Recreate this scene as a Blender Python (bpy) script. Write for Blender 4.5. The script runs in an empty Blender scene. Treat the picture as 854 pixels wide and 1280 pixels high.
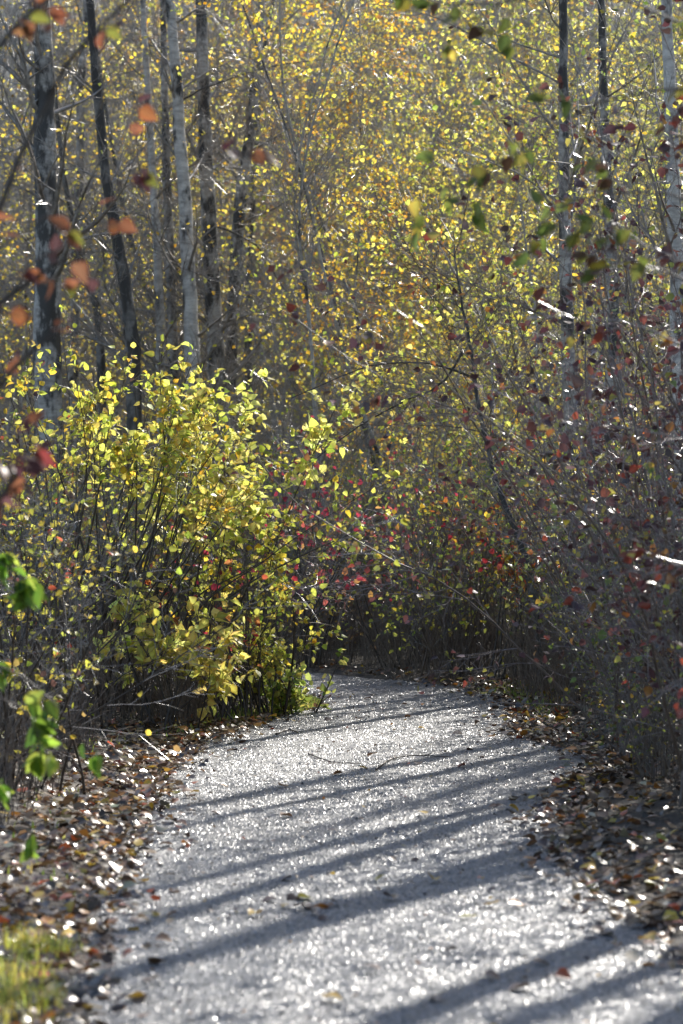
import bpy, math, random
import numpy as np
from mathutils import Vector, Matrix

# ------------------------------------------------------------------ camera, sky, sun, exposure
scene = bpy.context.scene
col = scene.collection
CAM_H, FPX, HOR = 1.6, 3556.0, 625.0        # eye height, focal length in photo pixels, horizon row
camd = bpy.data.cameras.new('camera'); cam = bpy.data.objects.new('camera', camd); col.objects.link(cam)
camd.sensor_fit = 'VERTICAL'; camd.sensor_height = 36.0; camd.lens = 100.0
camd.clip_start = 0.1; camd.clip_end = 3000
camd.dof.use_dof = True; camd.dof.focus_distance = 20.6; camd.dof.aperture_fstop = 3.4; camd.dof.aperture_blades = 0
cam.location = (0, 0, CAM_H)
cam.rotation_euler = (math.radians(90) - math.atan((640 - HOR) / FPX), 0, 0)
scene.camera = cam

SUN_AZ, SUN_EL = math.radians(25), math.radians(36)
w = bpy.data.worlds.new('World'); scene.world = w; w.use_nodes = True
nt = w.node_tree; nt.nodes.clear()
sky = nt.nodes.new('ShaderNodeTexSky'); sky.sky_type = 'NISHITA'; sky.sun_disc = False
sky.sun_elevation = SUN_EL; sky.sun_rotation = SUN_AZ
bg = nt.nodes.new('ShaderNodeBackground'); bg.inputs['Strength'].default_value = 0.125
wo = nt.nodes.new('ShaderNodeOutputWorld')
nt.links.new(sky.outputs[0], bg.inputs[0]); nt.links.new(bg.outputs[0], wo.inputs[0])
sd = bpy.data.lights.new('sun', 'SUN'); sd.energy = 5.0; sd.angle = math.radians(0.53); sd.color = (1.0, 0.95, 0.87)
sun = bpy.data.objects.new('sun', sd); col.objects.link(sun)
SV = Vector((math.sin(SUN_AZ) * math.cos(SUN_EL), math.cos(SUN_AZ) * math.cos(SUN_EL), math.sin(SUN_EL)))
sun.rotation_euler = SV.to_track_quat('Z', 'Y').to_euler(); sun.location = (20, 40, 40)
vs = scene.view_settings
vs.view_transform = 'Standard'; vs.look = 'None'; vs.gamma = 1.0; vs.use_curve_mapping = False; vs.exposure = 0.9
cy = scene.cycles
cy.max_bounces = 4; cy.diffuse_bounces = 2; cy.glossy_bounces = 2; cy.transmission_bounces = 3; cy.transparent_max_bounces = 4
cy.caustics_reflective = False; cy.caustics_refractive = False; cy.sample_clamp_indirect = 3.0
cy.use_adaptive_sampling = False

def world(x, y, Y):                           # photo pixel at distance Y -> point
    return np.array([(x - 427.0) / FPX * Y, Y, CAM_H - (y - HOR) / FPX * Y])

# ------------------------------------------------------------------ materials
def newmat(name):
    m = bpy.data.materials.new(name); m.use_nodes = True
    nt = m.node_tree; nt.nodes.clear()
    out = nt.nodes.new('ShaderNodeOutputMaterial')
    return m, nt, out
def N(nt, typ, **kw):
    n = nt.nodes.new(typ)
    for k, v in kw.items():
        if k in n.inputs: n.inputs[k].default_value = v
        else: setattr(n, k, v)
    return n
def ramp(nt, stops):
    r = nt.nodes.new('ShaderNodeValToRGB')
    e = r.color_ramp.elements
    while len(e) < len(stops): e.new(0.5)
    for i, (p, c) in enumerate(stops):
        e[i].position = p; e[i].color = (*c, 1)
    return r

def leaf_mat(name, rough=0.42, trans=0.6, spec=0.4, gain=1.45):
    m, nt, out = newmat(name)
    at = N(nt, 'ShaderNodeAttribute', attribute_name='col')
    geo = N(nt, 'ShaderNodeTexCoord')
    nz = N(nt, 'ShaderNodeTexNoise', Scale=60.0, Detail=2.0)
    nt.links.new(geo.outputs['Object'], nz.inputs['Vector'])
    mp = N(nt, 'ShaderNodeMapRange'); mp.inputs['To Min'].default_value = 0.75; mp.inputs['To Max'].default_value = 1.2
    nt.links.new(nz.outputs[0], mp.inputs['Value'])
    mul = N(nt, 'ShaderNodeVectorMath', operation='SCALE')
    nt.links.new(at.outputs['Color'], mul.inputs[0]); nt.links.new(mp.outputs[0], mul.inputs['Scale'])
    p = N(nt, 'ShaderNodeBsdfPrincipled', Roughness=rough)
    p.inputs['Specular IOR Level'].default_value = spec
    nt.links.new(mul.outputs[0], p.inputs['Base Color'])
    t = N(nt, 'ShaderNodeBsdfTranslucent')
    g = N(nt, 'ShaderNodeVectorMath', operation='SCALE'); g.inputs['Scale'].default_value = gain
    nt.links.new(mul.outputs[0], g.inputs[0]); nt.links.new(g.outputs[0], t.inputs['Color'])
    mx = N(nt, 'ShaderNodeMixShader'); mx.inputs[0].default_value = trans
    nt.links.new(p.outputs[0], mx.inputs[1]); nt.links.new(t.outputs[0], mx.inputs[2])
    nt.links.new(mx.outputs[0], out.inputs[0])
    return m

def bark_mat(name, c0, c1, rough=0.6, spec=0.4, sx=14.0, sz=14.0, bump=0.3, lo=0.35, hi=0.65):
    m, nt, out = newmat(name)
    tc = N(nt, 'ShaderNodeTexCoord'); mp = N(nt, 'ShaderNodeMapping')
    mp.inputs['Scale'].default_value = (sx, sx, sz)
    nt.links.new(tc.outputs['Object'], mp.inputs[0])
    nz = N(nt, 'ShaderNodeTexNoise', Scale=1.0, Detail=5.0, Roughness=0.65)
    nt.links.new(mp.outputs[0], nz.inputs['Vector'])
    r = ramp(nt, [(lo, c0), (hi, c1)])
    nt.links.new(nz.outputs[0], r.inputs[0])
    p = N(nt, 'ShaderNodeBsdfPrincipled', Roughness=rough); p.inputs['Specular IOR Level'].default_value = spec
    nt.links.new(r.outputs[0], p.inputs['Base Color'])
    b = N(nt, 'ShaderNodeBump', Strength=bump, Distance=0.02)
    nt.links.new(nz.outputs[0], b.inputs['Height']); nt.links.new(b.outputs[0], p.inputs['Normal'])
    nt.links.new(p.outputs[0], out.inputs[0])
    return m

M = {}
M['leaf'] = leaf_mat('leaf')
M['leaf_far'] = leaf_mat('leaf_far', rough=0.5, trans=0.62)
M['leaf_waxy'] = leaf_mat('leaf_waxy', rough=0.28, trans=0.36, spec=0.6, gain=1.15)
M['litter'] = leaf_mat('litter', rough=0.3, trans=0.2, spec=0.6, gain=1.0)
M['grass'] = leaf_mat('grass', rough=0.4, trans=0.45)
M['twig_grey'] = bark_mat('twig_grey', (0.10, 0.09, 0.085), (0.30, 0.28, 0.265), rough=0.26, spec=0.6, bump=0.1)
M['twig_far'] = bark_mat('twig_far', (0.12, 0.10, 0.085), (0.36, 0.32, 0.28), rough=0.28, spec=0.7, bump=0.05)
M['twig_brown'] = bark_mat('twig_brown', (0.07, 0.052, 0.042), (0.19, 0.14, 0.11), rough=0.38, spec=0.5, bump=0.1)
M['stem_dark'] = bark_mat('stem_dark', (0.03, 0.023, 0.018), (0.085, 0.065, 0.05), rough=0.5, spec=0.4, bump=0.3)
M['twig_red'] = bark_mat('twig_red', (0.14, 0.105, 0.095), (0.36, 0.30, 0.28), rough=0.25, spec=0.6, bump=0.1)
M['dry_stalk'] = bark_mat('dry_stalk', (0.09, 0.065, 0.05), (0.26, 0.20, 0.15), rough=0.42, spec=0.4, bump=0.1)

def birch_mat(name, pale, dark, amount):
    m, nt, out = newmat(name)
    tc = N(nt, 'ShaderNodeTexCoord')
    mp = N(nt, 'ShaderNodeMapping'); mp.inputs['Scale'].default_value = (7, 7, 19)
    nt.links.new(tc.outputs['Object'], mp.inputs[0])
    lent = N(nt, 'ShaderNodeTexNoise', Scale=1.0, Detail=4.0, Roughness=0.7); nt.links.new(mp.outputs[0], lent.inputs['Vector'])
    r1 = ramp(nt, [(0.36, dark), (0.64, pale)]); nt.links.new(lent.outputs[0], r1.inputs[0])
    mp2 = N(nt, 'ShaderNodeMapping'); mp2.inputs['Scale'].default_value = (5, 5, 2.2)
    nt.links.new(tc.outputs['Object'], mp2.inputs[0])
    pat = N(nt, 'ShaderNodeTexNoise', Scale=1.0, Detail=5.0, Roughness=0.62); nt.links.new(mp2.outputs[0], pat.inputs['Vector'])
    r2 = ramp(nt, [(amount, (0.0, 0.0, 0.0)), (amount + 0.09, (1.0, 1.0, 1.0))]); nt.links.new(pat.outputs[0], r2.inputs[0])
    mx = N(nt, 'ShaderNodeMix', data_type='RGBA')
    mx.inputs[6].default_value = (0.035, 0.03, 0.027, 1)
    nt.links.new(r2.outputs[0], mx.inputs[0]); nt.links.new(r1.outputs[0], mx.inputs[7])
    p = N(nt, 'ShaderNodeBsdfPrincipled', Roughness=0.55)
    nt.links.new(mx.outputs[2], p.inputs['Base Color'])
    b = N(nt, 'ShaderNodeBump', Strength=0.5, Distance=0.02)
    nt.links.new(pat.outputs[0], b.inputs['Height']); nt.links.new(b.outputs[0], p.inputs['Normal'])
    nt.links.new(p.outputs[0], out.inputs[0])
    return m
M['birch'] = birch_mat('birch', (0.64, 0.60, 0.55), (0.34, 0.31, 0.28), 0.38)
M['birch_dark'] = birch_mat('birch_dark', (0.47, 0.44, 0.40), (0.22, 0.195, 0.175), 0.455)
M['bark_black'] = birch_mat('bark_black', (0.20, 0.185, 0.17), (0.10, 0.09, 0.08), 0.50)
M['bark_sapling'] = birch_mat('bark_sapling', (0.44, 0.42, 0.39), (0.26, 0.24, 0.22), 0.36)
M['bark_limb'] = bark_mat('bark_limb', (0.03, 0.025, 0.022), (0.09, 0.075, 0.065))

def soil_mat():
    m, nt, out = newmat('soil')
    tc = N(nt, 'ShaderNodeTexCoord')
    a = N(nt, 'ShaderNodeTexNoise', Scale=7.0, Detail=8.0, Roughness=0.7); nt.links.new(tc.outputs['Object'], a.inputs['Vector'])
    r = ramp(nt, [(0.3, (0.025, 0.019, 0.014)), (0.5, (0.06, 0.045, 0.03)), (0.68, (0.11, 0.085, 0.05))]); nt.links.new(a.outputs[0], r.inputs[0])
    p = N(nt, 'ShaderNodeBsdfPrincipled', Roughness=0.75); nt.links.new(r.outputs[0], p.inputs['Base Color'])
    n2 = N(nt, 'ShaderNodeTexNoise', Scale=45.0, Detail=5.0, Roughness=0.7); nt.links.new(tc.outputs['Object'], n2.inputs['Vector'])
    b = N(nt, 'ShaderNodeBump', Strength=0.9, Distance=0.03); nt.links.new(n2.outputs[0], b.inputs['Height']); nt.links.new(b.outputs[0], p.inputs['Normal'])
    nt.links.new(p.outputs[0], out.inputs[0]); return m
M['soil'] = soil_mat()

def path_mat():
    m, nt, out = newmat('gravel_path')
    tc = N(nt, 'ShaderNodeTexCoord')
    big = N(nt, 'ShaderNodeTexNoise', Scale=1.3, Detail=6.0, Roughness=0.65); nt.links.new(tc.outputs['Object'], big.inputs['Vector'])
    vor = N(nt, 'ShaderNodeTexVoronoi', Scale=95.0); nt.links.new(tc.outputs['Object'], vor.inputs['Vector'])
    r = ramp(nt, [(0.3, (0.07, 0.071, 0.076)), (0.5, (0.14, 0.139, 0.142)), (0.72, (0.21, 0.207, 0.205))]); nt.links.new(big.outputs[0], r.inputs[0])
    hs = N(nt, 'ShaderNodeSeparateColor'); nt.links.new(vor.outputs['Color'], hs.inputs[0])
    mr = N(nt, 'ShaderNodeMapRange'); mr.inputs['To Min'].default_value = 0.3; mr.inputs['To Max'].default_value = 1.7
    nt.links.new(hs.outputs[0], mr.inputs['Value'])
    mul = N(nt, 'ShaderNodeVectorMath', operation='SCALE'); nt.links.new(r.outputs[0], mul.inputs[0]); nt.links.new(mr.outputs[0], mul.inputs['Scale'])
    p = N(nt, 'ShaderNodeBsdfPrincipled', Roughness=0.45); p.inputs['Specular IOR Level'].default_value = 0.55
    nt.links.new(mul.outputs[0], p.inputs['Base Color'])
    b1 = N(nt, 'ShaderNodeBump', Strength=1.0, Distance=0.011); nt.links.new(vor.outputs['Distance'], b1.inputs['Height'])
    f = N(nt, 'ShaderNodeTexNoise', Scale=30.0, Detail=4.0, Roughness=0.7); nt.links.new(tc.outputs['Object'], f.inputs['Vector'])
    b2 = N(nt, 'ShaderNodeBump', Strength=0.6, Distance=0.012); nt.links.new(f.outputs[0], b2.inputs['Height']); nt.links.new(b1.outputs[0], b2.inputs['Normal'])
    nt.links.new(b2.outputs[0], p.inputs['Normal'])
    nt.links.new(p.outputs[0], out.inputs[0]); return m
M['path'] = path_mat()

def chip_mat():
    m, nt, out = newmat('gravel_chip')
    at = N(nt, 'ShaderNodeAttribute', attribute_name='col')
    p = N(nt, 'ShaderNodeBsdfPrincipled', Roughness=0.3); p.inputs['Specular IOR Level'].default_value = 0.6
    nt.links.new(at.outputs['Color'], p.inputs['Base Color'])
    nt.links.new(p.outputs[0], out.inputs[0]); return m
M['chip'] = chip_mat()

def hill_mat():
    m, nt, out = newmat('wooded_hill')
    tc = N(nt, 'ShaderNodeTexCoord')
    a = N(nt, 'ShaderNodeTexNoise', Scale=0.35, Detail=8.0, Roughness=0.75); nt.links.new(tc.outputs['Object'], a.inputs['Vector'])
    r = ramp(nt, [(0.35, (0.05, 0.06, 0.06)), (0.55, (0.11, 0.12, 0.11)), (0.7, (0.19, 0.17, 0.12))]); nt.links.new(a.outputs[0], r.inputs[0])
    p = N(nt, 'ShaderNodeBsdfPrincipled', Roughness=0.9); nt.links.new(r.outputs[0], p.inputs['Base Color'])
    nt.links.new(p.outputs[0], out.inputs[0]); return m
M['hill'] = hill_mat()

# ------------------------------------------------------------------ object helpers
def add_mesh(name, V, quads=None, tris=None, mat=None, cols=None, smooth=False):
    me = bpy.data.meshes.new(name)
    V = np.asarray(V, dtype=np.float32).reshape(-1, 3)
    loops, starts, off = [], [], 0
    if quads is not None and len(quads):
        q = np.asarray(quads, dtype=np.int32).reshape(-1, 4)
        loops.append(q.ravel()); starts.append(off + 4 * np.arange(len(q))); off += 4 * len(q)
    if tris is not None and len(tris):
        t = np.asarray(tris, dtype=np.int32).reshape(-1, 3)
        loops.append(t.ravel()); starts.append(off + 3 * np.arange(len(t))); off += 3 * len(t)
    L = np.concatenate(loops); S = np.concatenate(starts)
    me.vertices.add(len(V)); me.vertices.foreach_set('co', V.ravel())
    me.loops.add(len(L)); me.loops.foreach_set('vertex_index', L.astype(np.int32))
    me.polygons.add(len(S)); me.polygons.foreach_set('loop_start', S.astype(np.int32))
    if smooth: me.polygons.foreach_set('use_smooth', np.ones(len(S), dtype=bool))
    if cols is not None:
        a = me.color_attributes.new('col', 'FLOAT_COLOR', 'POINT')
        c = np.ones((len(V), 4), dtype=np.float32); c[:, :3] = cols
        a.data.foreach_set('color', c.ravel())
    me.update(calc_edges=True)
    if mat is not None: me.materials.append(M[mat] if isinstance(mat, str) else mat)
    return me

def obj(name, mesh, parent=None, kind=None, label=None, cat=None, group=None, loc=None):
    o = bpy.data.objects.new(name, mesh); col.objects.link(o)
    if parent is not None: o.parent = parent
    if loc is not None: o.location = loc
    if kind: o['kind'] = kind
    if label: o['label'] = label
    if cat: o['category'] = cat
    if group: o['group'] = group
    return o
def thing(name, label, cat, loc, rotz=0.0, group=None, scale=1.0):
    o = obj(name, None, None, None, label, cat, group, loc)
    o.rotation_euler = (0, 0, rotz); o.scale = (scale,) * 3; o.empty_display_size = 0.2
    return o
def put(parts, name, label, cat, loc, rotz=0.0, group=None, scale=1.0):
    """a thing at loc whose parts use the given (shared) meshes"""
    t = thing(name, label, cat, loc, rotz, group, scale)
    for p in parts: obj(p[0], p[1], t, p[2])
    return t

# ------------------------------------------------------------------ plant geometry, all vectorised
def unit(v): return v / np.maximum(np.linalg.norm(v, axis=-1, keepdims=True), 1e-9)
def march(g, start, d, length, nseg, wob=0.1, up=0.0, r0=0.01, r1=0.002, pull=None):
    m = len(start); d = unit(d.copy()); P = [start]
    length = np.broadcast_to(np.asarray(length, float), (m,)); step = (length / nseg)[:, None]
    for k in range(nseg):
        d = d + g.normal(0, wob, (m, 3)); d[:, 2] += up
        if pull is not None: d = d + pull
        d = unit(d); P.append(P[-1] + d * step)
    P = np.stack(P, 1)
    t = np.linspace(0, 1, nseg + 1)[None, :]
    r0 = np.broadcast_to(np.asarray(r0, float), (m,))[:, None]; r1 = np.broadcast_to(np.asarray(r1, float), (m,))[:, None]
    return P, r0 + (r1 - r0) * t ** 0.8
def sites(g, P, R, n, t0=0.1, t1=1.0, power=1.0):
    """n points on a bundle of polylines, longer ones getting more"""
    m, k, _ = P.shape
    ln = np.linalg.norm(np.diff(P, axis=1), axis=2).sum(1)
    i = g.choice(m, n, p=ln / ln.sum())
    t = t0 + (t1 - t0) * g.random(n) ** power
    f = t * (k - 1); a = np.minimum(f.astype(int), k - 2); f = (f - a)[:, None]
    pos = P[i, a] * (1 - f) + P[i, a + 1] * f
    tan = unit(P[i, a + 1] - P[i, a]); r = R[i, a] * (1 - f[:, 0]) + R[i, a + 1] * f[:, 0]
    return pos, tan, r, t, i
def sideways(g, tan, ang):
    n = len(tan); v = g.normal(size=(n, 3)); v = unit(v - tan * (v * tan).sum(1, keepdims=True))
    ang = np.broadcast_to(ang, (n,))[:, None]
    return tan * np.cos(ang) + v * np.sin(ang)
def twigs(g, P, R, n, t0, t1, ang, ln, nseg, wob, up, rf=0.5, rmin=0.0012, rtip=0.0008, power=1.0, shrink=0.5, pull=None):
    pos, tan, r, t, i = sites(g, P, R, n, t0, t1, power)
    d = sideways(g, tan, g.normal(ang, 0.2, n))
    L = g.uniform(ln[0], ln[1], n) * (1 - shrink * t)
    return march(g, pos, d, L, nseg, wob, up, np.maximum(r * rf, rmin), rtip, pull)
def tube(bundles, mat, sides=3, name='twigs', smooth=True):
    VV, QQ, off = [], [], 0
    for P, R in bundles:
        m, n, _ = P.shape
        T = unit(np.gradient(P, axis=1))
        ref = np.where(np.abs(T[..., 2:3]) > 0.85, np.array([1.0, 0, 0]), np.array([0, 0, 1.0]))
        u = unit(np.cross(T, ref)); v = np.cross(T, u)
        a = np.arange(sides) * 2 * math.pi / sides
        ring = P[:, :, None, :] + R[:, :, None, None] * (np.cos(a)[None, None, :, None] * u[:, :, None, :] + np.sin(a)[None, None, :, None] * v[:, :, None, :])
        VV.append(ring.reshape(-1, 3))
        idx = np.arange(m * n * sides).reshape(m, n, sides) + off
        nx = np.roll(idx, -1, axis=2)
        QQ.append(np.stack([idx[:, :-1], nx[:, :-1], nx[:, 1:], idx[:, 1:]], -1).reshape(-1, 4))
        off += m * n * sides
    return add_mesh(name, np.concatenate(VV), quads=np.concatenate(QQ), mat=mat, smooth=smooth)

# leaf outlines: x along the midrib, y across, z out of the blade
def leaf_template(kind):
    if kind == 'far':
        V = [(0, 0, 0), (.42, .36, .07), (.42, -.36, .07), (1, 0, -.05)]; return np.array(V, float), [(0, 2, 3), (0, 3, 1)]
    if kind == 'mid':
        V = [(0, 0, 0), (.32, 0, 0), (.68, 0, -.03), (1, 0, -.14), (.26, .36, .10), (.66, .27, .06), (.26, -.36, .10), (.66, -.27, .06)]
        F = [(0, 1, 4), (1, 2, 5), (1, 5, 4), (2, 3, 5), (0, 6, 1), (1, 7, 2), (1, 6, 7), (2, 7, 3)]
        return np.array(V, float), F
    if kind == 'long':
        V = [(0, 0, 0), (.32, 0, 0), (.68, 0, -.05), (1, 0, -.2), (.3, .19, .06), (.66, .15, .02), (.3, -.19, .06), (.66, -.15, .02)]
        F = [(0, 1, 4), (1, 2, 5), (1, 5, 4), (2, 3, 5), (0, 6, 1), (1, 7, 2), (1, 6, 7), (2, 7, 3)]
        return np.array(V, float), F
TPL = {k: leaf_template(k) for k in ('far', 'mid', 'long')}
PAL = {   # linear colours with weights
    'yellow': [((.68, .52, .06), 5), ((.64, .57, .10), 4), ((.64, .40, .04), 2), ((.35, .36, .05), 1), ((.22, .12, .04), .5)],
    'gold': [((.68, .40, .03), 5), ((.66, .30, .03), 4), ((.66, .50, .04), 3), ((.35, .18, .04), 1)],
    'lime': [((.54, .55, .10), 5), ((.64, .58, .13), 4), ((.40, .43, .06), 2), ((.64, .46, .05), 2), ((.20, .25, .04), 1)],
    'pale': [((.68, .67, .20), 5), ((.60, .61, .13), 4), ((.72, .64, .18), 3), ((.46, .50, .08), 1.5)],
    'olive': [((.20, .23, .05), 4), ((.34, .32, .05), 3), ((.12, .17, .04), 2), ((.42, .30, .05), 2), ((.12, .07, .04), 2)],
    'green': [((.16, .30, .04), 4), ((.28, .42, .06), 4), ((.38, .48, .08), 2), ((.08, .16, .03), 1)],
    'red': [((.42, .05, .075), 5), ((.50, .12, .10), 3), ((.26, .03, .05), 3), ((.52, .24, .08), 2), ((.42, .38, .09), 2.5)],
    'fresh': [((.34, .42, .10), 4), ((.50, .52, .13), 4), ((.20, .29, .06), 3), ((.60, .56, .16), 2)],
    'maroon': [((.10, .045, .045), 6), ((.16, .06, .05), 3), ((.07, .045, .04), 3), ((.34, .08, .05), 1.0), ((.46, .22, .06), .7), ((.40, .36, .08), 1.2), ((.20, .23, .06), 1.2)],
    'mixed': [((.58, .18, .04), 2), ((.60, .40, .05), 2), ((.40, .04, .05), 2), ((.10, .045, .045), 3), ((.40, .42, .06), 1.5), ((.25, .13, .05), 1.5)],
    'near': [((.34, .14, .06), 3), ((.24, .05, .05), 2), ((.09, .045, .05), 5), ((.48, .32, .06), 1.5), ((.20, .10, .05), 2), ((.20, .24, .05), 1)],
    'hedge': [((.46, .46, .07), 4), ((.55, .46, .07), 3), ((.28, .30, .05), 3), ((.20, .15, .05), 2), ((.45, .10, .05), .4), ((.10, .06, .05), 1)],
    'litter': [((.10, .06, .035), 5), ((.17, .10, .055), 5), ((.26, .16, .09), 3), ((.45, .20, .04), 1.3), ((.52, .34, .05), 1.0), ((.38, .09, .03), .6), ((.30, .26, .18), 1.5), ((.06, .04, .03), 3)],
    'brown': [((.12, .075, .04), 4), ((.20, .13, .06), 3), ((.30, .22, .07), 2), ((.30, .30, .06), 1)],
    'grass': [((.28, .34, .06), 4), ((.42, .40, .10), 3), ((.16, .24, .04), 3), ((.40, .32, .14), 2)],
}
def pick(g, pal, n, jit=0.18):
    c = np.array([x[0] for x in PAL[pal]]); wt = np.array([x[1] for x in PAL[pal]], float)
    k = c[g.choice(len(c), n, p=wt / wt.sum())]
    return np.clip(k * (1 + g.normal(0, jit, (n, 1))) * (1 + g.normal(0, 0.06, (n, 3))), 0.004, 0.85)
def leaf_frames(g, tan, droop=0.25, spread=0.9, flat=0.5):
    n = len(tan)
    ax = sideways(g, tan, g.normal(spread, 0.3, n)); ax[:, 2] -= droop * g.random(n) * 1.6; ax = unit(ax)
    up = g.normal(0, 1, (n, 3)) * (1 - flat); up[:, 2] += flat
    side = unit(np.cross(up, ax)); nor = np.cross(ax, side)
    return ax, side, nor
def leaf_cloud(g, pos, fr, size, cols, tpl='mid', mat='leaf', name='leaves', width=1.0):
    T, F = TPL[tpl]; n = len(pos); k = len(T); ax, side, nor = fr
    s = size[:, None, None]
    wv = (g.uniform(.8, 1.2, n) * width)[:, None, None]; cv = g.uniform(-1.2, 2.2, n)[:, None, None]
    V = pos[:, None, :] + s * (T[None, :, 0:1] * ax[:, None, :] + wv * T[None, :, 1:2] * side[:, None, :] + cv * T[None, :, 2:3] * nor[:, None, :])
    Fi = (np.array(F)[None] + (np.arange(n) * k)[:, None, None]).reshape(-1, 3)
    C = np.repeat(cols, k, axis=0)
    return add_mesh(name, V, tris=Fi, mat=mat, cols=C)

# single leaves: shared detailed meshes, one small set for every palette
def detailed_leaf(g, colr, mat, shape='ovate', petiole=0.3):
    ts = np.array([0, .14, .34, .58, .80, 1.0])
    wd = {'ovate': [0.03, .27, .37, .30, .15, 0.0], 'long': [0.02, .13, .20, .18, .10, 0.0], 'round': [0.05, .36, .46, .42, .25, 0.0]}[shape]
    V, C = [], []; curl = g.uniform(-.1, .35); fold = g.uniform(.1, .6); tw = g.uniform(-.3, .3)
    edge = np.clip(colr * np.array([0.8, 0.62, 0.6]), 0, 1)
    for t, wv in zip(ts, wd):
        z = -curl * t * t
        for s in (-1, 0, 1):
            yy = s * wv * g.uniform(.9, 1.1)
            V.append((t, yy, z + fold * abs(yy) + tw * t * yy))
            C.append(colr if s == 0 else edge * (0.9 if g.random() < .3 else 1.1))
    Q, T = [], []
    for i in range(5):
        a = 3 * i
        for j in (0, 1):
            if i == 4: T.append((a + j, a + 1 + j, a + 4))
            else: Q.append((a + j, a + 1 + j, a + 4 + j, a + 3 + j))
    b = len(V)
    V += [(-petiole, .012, .05), (-petiole, -.012, .05), (0.02, -.016, 0), (0.02, .016, 0)]; C += [colr * .6] * 4
    Q.append((b, b + 1, b + 2, b + 3))
    return add_mesh('leaf', np.array(V), quads=Q, tris=T, mat=mat, cols=np.clip(np.array(C), 0, .85), smooth=True)
LEAFSETS = {}
def leafset(pal, mat, shape='ovate', n=14, petiole=0.3):
    key = (pal, mat, shape)
    if key not in LEAFSETS:
        g = np.random.default_rng(abs(hash(pal + mat + shape)) % 9999 if False else sum(map(ord, pal + mat + shape)))
        LEAFSETS[key] = [detailed_leaf(g, c, mat, shape, petiole) for c in pick(g, pal, n)]
    return LEAFSETS[key]
def single_leaves(g, parent, pos, fr, size, pal, mat, shape='ovate', name='leaf', stems=None, SP=None):
    S = leafset(pal, mat, shape); ax, side, nor = fr
    for k in range(len(pos)):
        o = obj(name, S[g.integers(len(S))], parent if stems is None else stems[int(np.linalg.norm(SP - pos[k], axis=2).min(1).argmin())])
        m3 = Matrix((Vector(ax[k]), Vector(side[k]), Vector(nor[k]))).transposed()
        o.matrix_local = Matrix.Translation(Vector(pos[k])) @ m3.to_4x4() @ Matrix.Scale(float(size[k]), 4)
def take(fr, i): return tuple(a[i] for a in fr)

def smooth_poly(pts, n):
    p = np.asarray(pts, float); k = len(p)
    e = np.vstack([2 * p[0] - p[1], p, 2 * p[-1] - p[-2]])
    out = []
    for t in np.linspace(0, k - 1, n):
        i = min(int(t), k - 2); f = t - i; a, b, c, d = e[i], e[i + 1], e[i + 2], e[i + 3]
        out.append(.5 * (2 * b + (c - a) * f + (2 * a - 5 * b + 4 * c - d) * f * f + (3 * b - a - 3 * c + d) * f ** 3))
    return np.array(out)

# ------------------------------------------------------------------ the trail and the ground
LEDGE = np.array([(-.75, -12), (-.75, 4), (-.85, 7), (-.89, 9.6), (-1.0, 13.4), (-1.02, 17), (-.78, 19.4), (-.42, 21.0), (-.12, 22.1), (-.45, 23.3), (-1.4, 24.5), (-3, 25.8), (-7, 27.6), (-14, 30)])
REDGE = np.array([(1.35, -12), (1.35, 4), (1.3, 7), (1.2, 9.6), (1.02, 12.5), (1.12, 15), (1.55, 17.3), (1.2, 19.2), (1.32, 21.6), (1.15, 23.6), (.3, 25.2), (-1.5, 27.6), (-6.5, 30.2), (-14, 32.5)])
NP = 420
LE, RE = smooth_poly(LEDGE, NP), smooth_poly(REDGE, NP)
CEN, HALF = (LE + RE) / 2, np.linalg.norm(RE - LE, axis=1) / 2
def path_gap(x, y):
    """distance outside the trail edge (negative on the trail)"""
    p = np.stack([np.ravel(x), np.ravel(y)], 1); out = np.empty(len(p))
    for a in range(0, len(p), 20000):
        d = np.linalg.norm(p[a:a + 20000, None, :] - CEN[None], axis=2) - HALF[None]
        out[a:a + 20000] = d.min(1)
    return out.reshape(np.shape(x))
def vnoise(x, y, s, seed=0):
    """cheap smooth noise for terrain"""
    r = np.random.default_rng(seed); v = 0
    for k in range(6):
        a = r.uniform(0, 6.28); f = s * r.uniform(.6, 1.7); v = v + np.sin(x * f * math.cos(a) + y * f * math.sin(a) + r.uniform(0, 6.28))
    return v / 6
def ground_z(x, y):
    gap = path_gap(x, y); o = np.clip(gap, 0, 3)
    return np.where(gap > 0, 0.0, -0.03) + 0.05 * (1 - np.exp(-o * 3)) * 1.0 + 0.05 * np.minimum(o, 1.5) * vnoise(x, y, 2.1, 3) + .04 * np.minimum(o, 1) - 0.012 * np.exp(-o * 10)
gx = np.concatenate([[-1500, -600, -250, -120, -60, -35], np.arange(-22, -4, 1.0), np.arange(-4, 4.01, .1), np.arange(5, 23, 1.0), [35, 60, 120, 250, 600, 1500]])
gy = np.concatenate([[-800, -200, -60, -20, -8, 0], np.arange(2, 6, .5), np.arange(6, 30.01, .12), np.arange(31, 60, 1.2), [65, 72, 80, 100, 140, 220, 400, 800, 1800]])
GX, GY = np.meshgrid(gx, gy); GZ = ground_z(GX, GY)
nx_, ny_ = len(gx), len(gy); I = np.arange(nx_ * ny_).reshape(ny_, nx_)
Q = np.stack([I[:-1, :-1], I[:-1, 1:], I[1:, 1:], I[1:, :-1]], -1).reshape(-1, 4)
obj('ground', add_mesh('ground', np.stack([GX, GY, GZ], -1), quads=Q, mat='soil', smooth=True), kind='structure', label='dark soil of the forest floor beside the trail', cat='ground')

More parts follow.
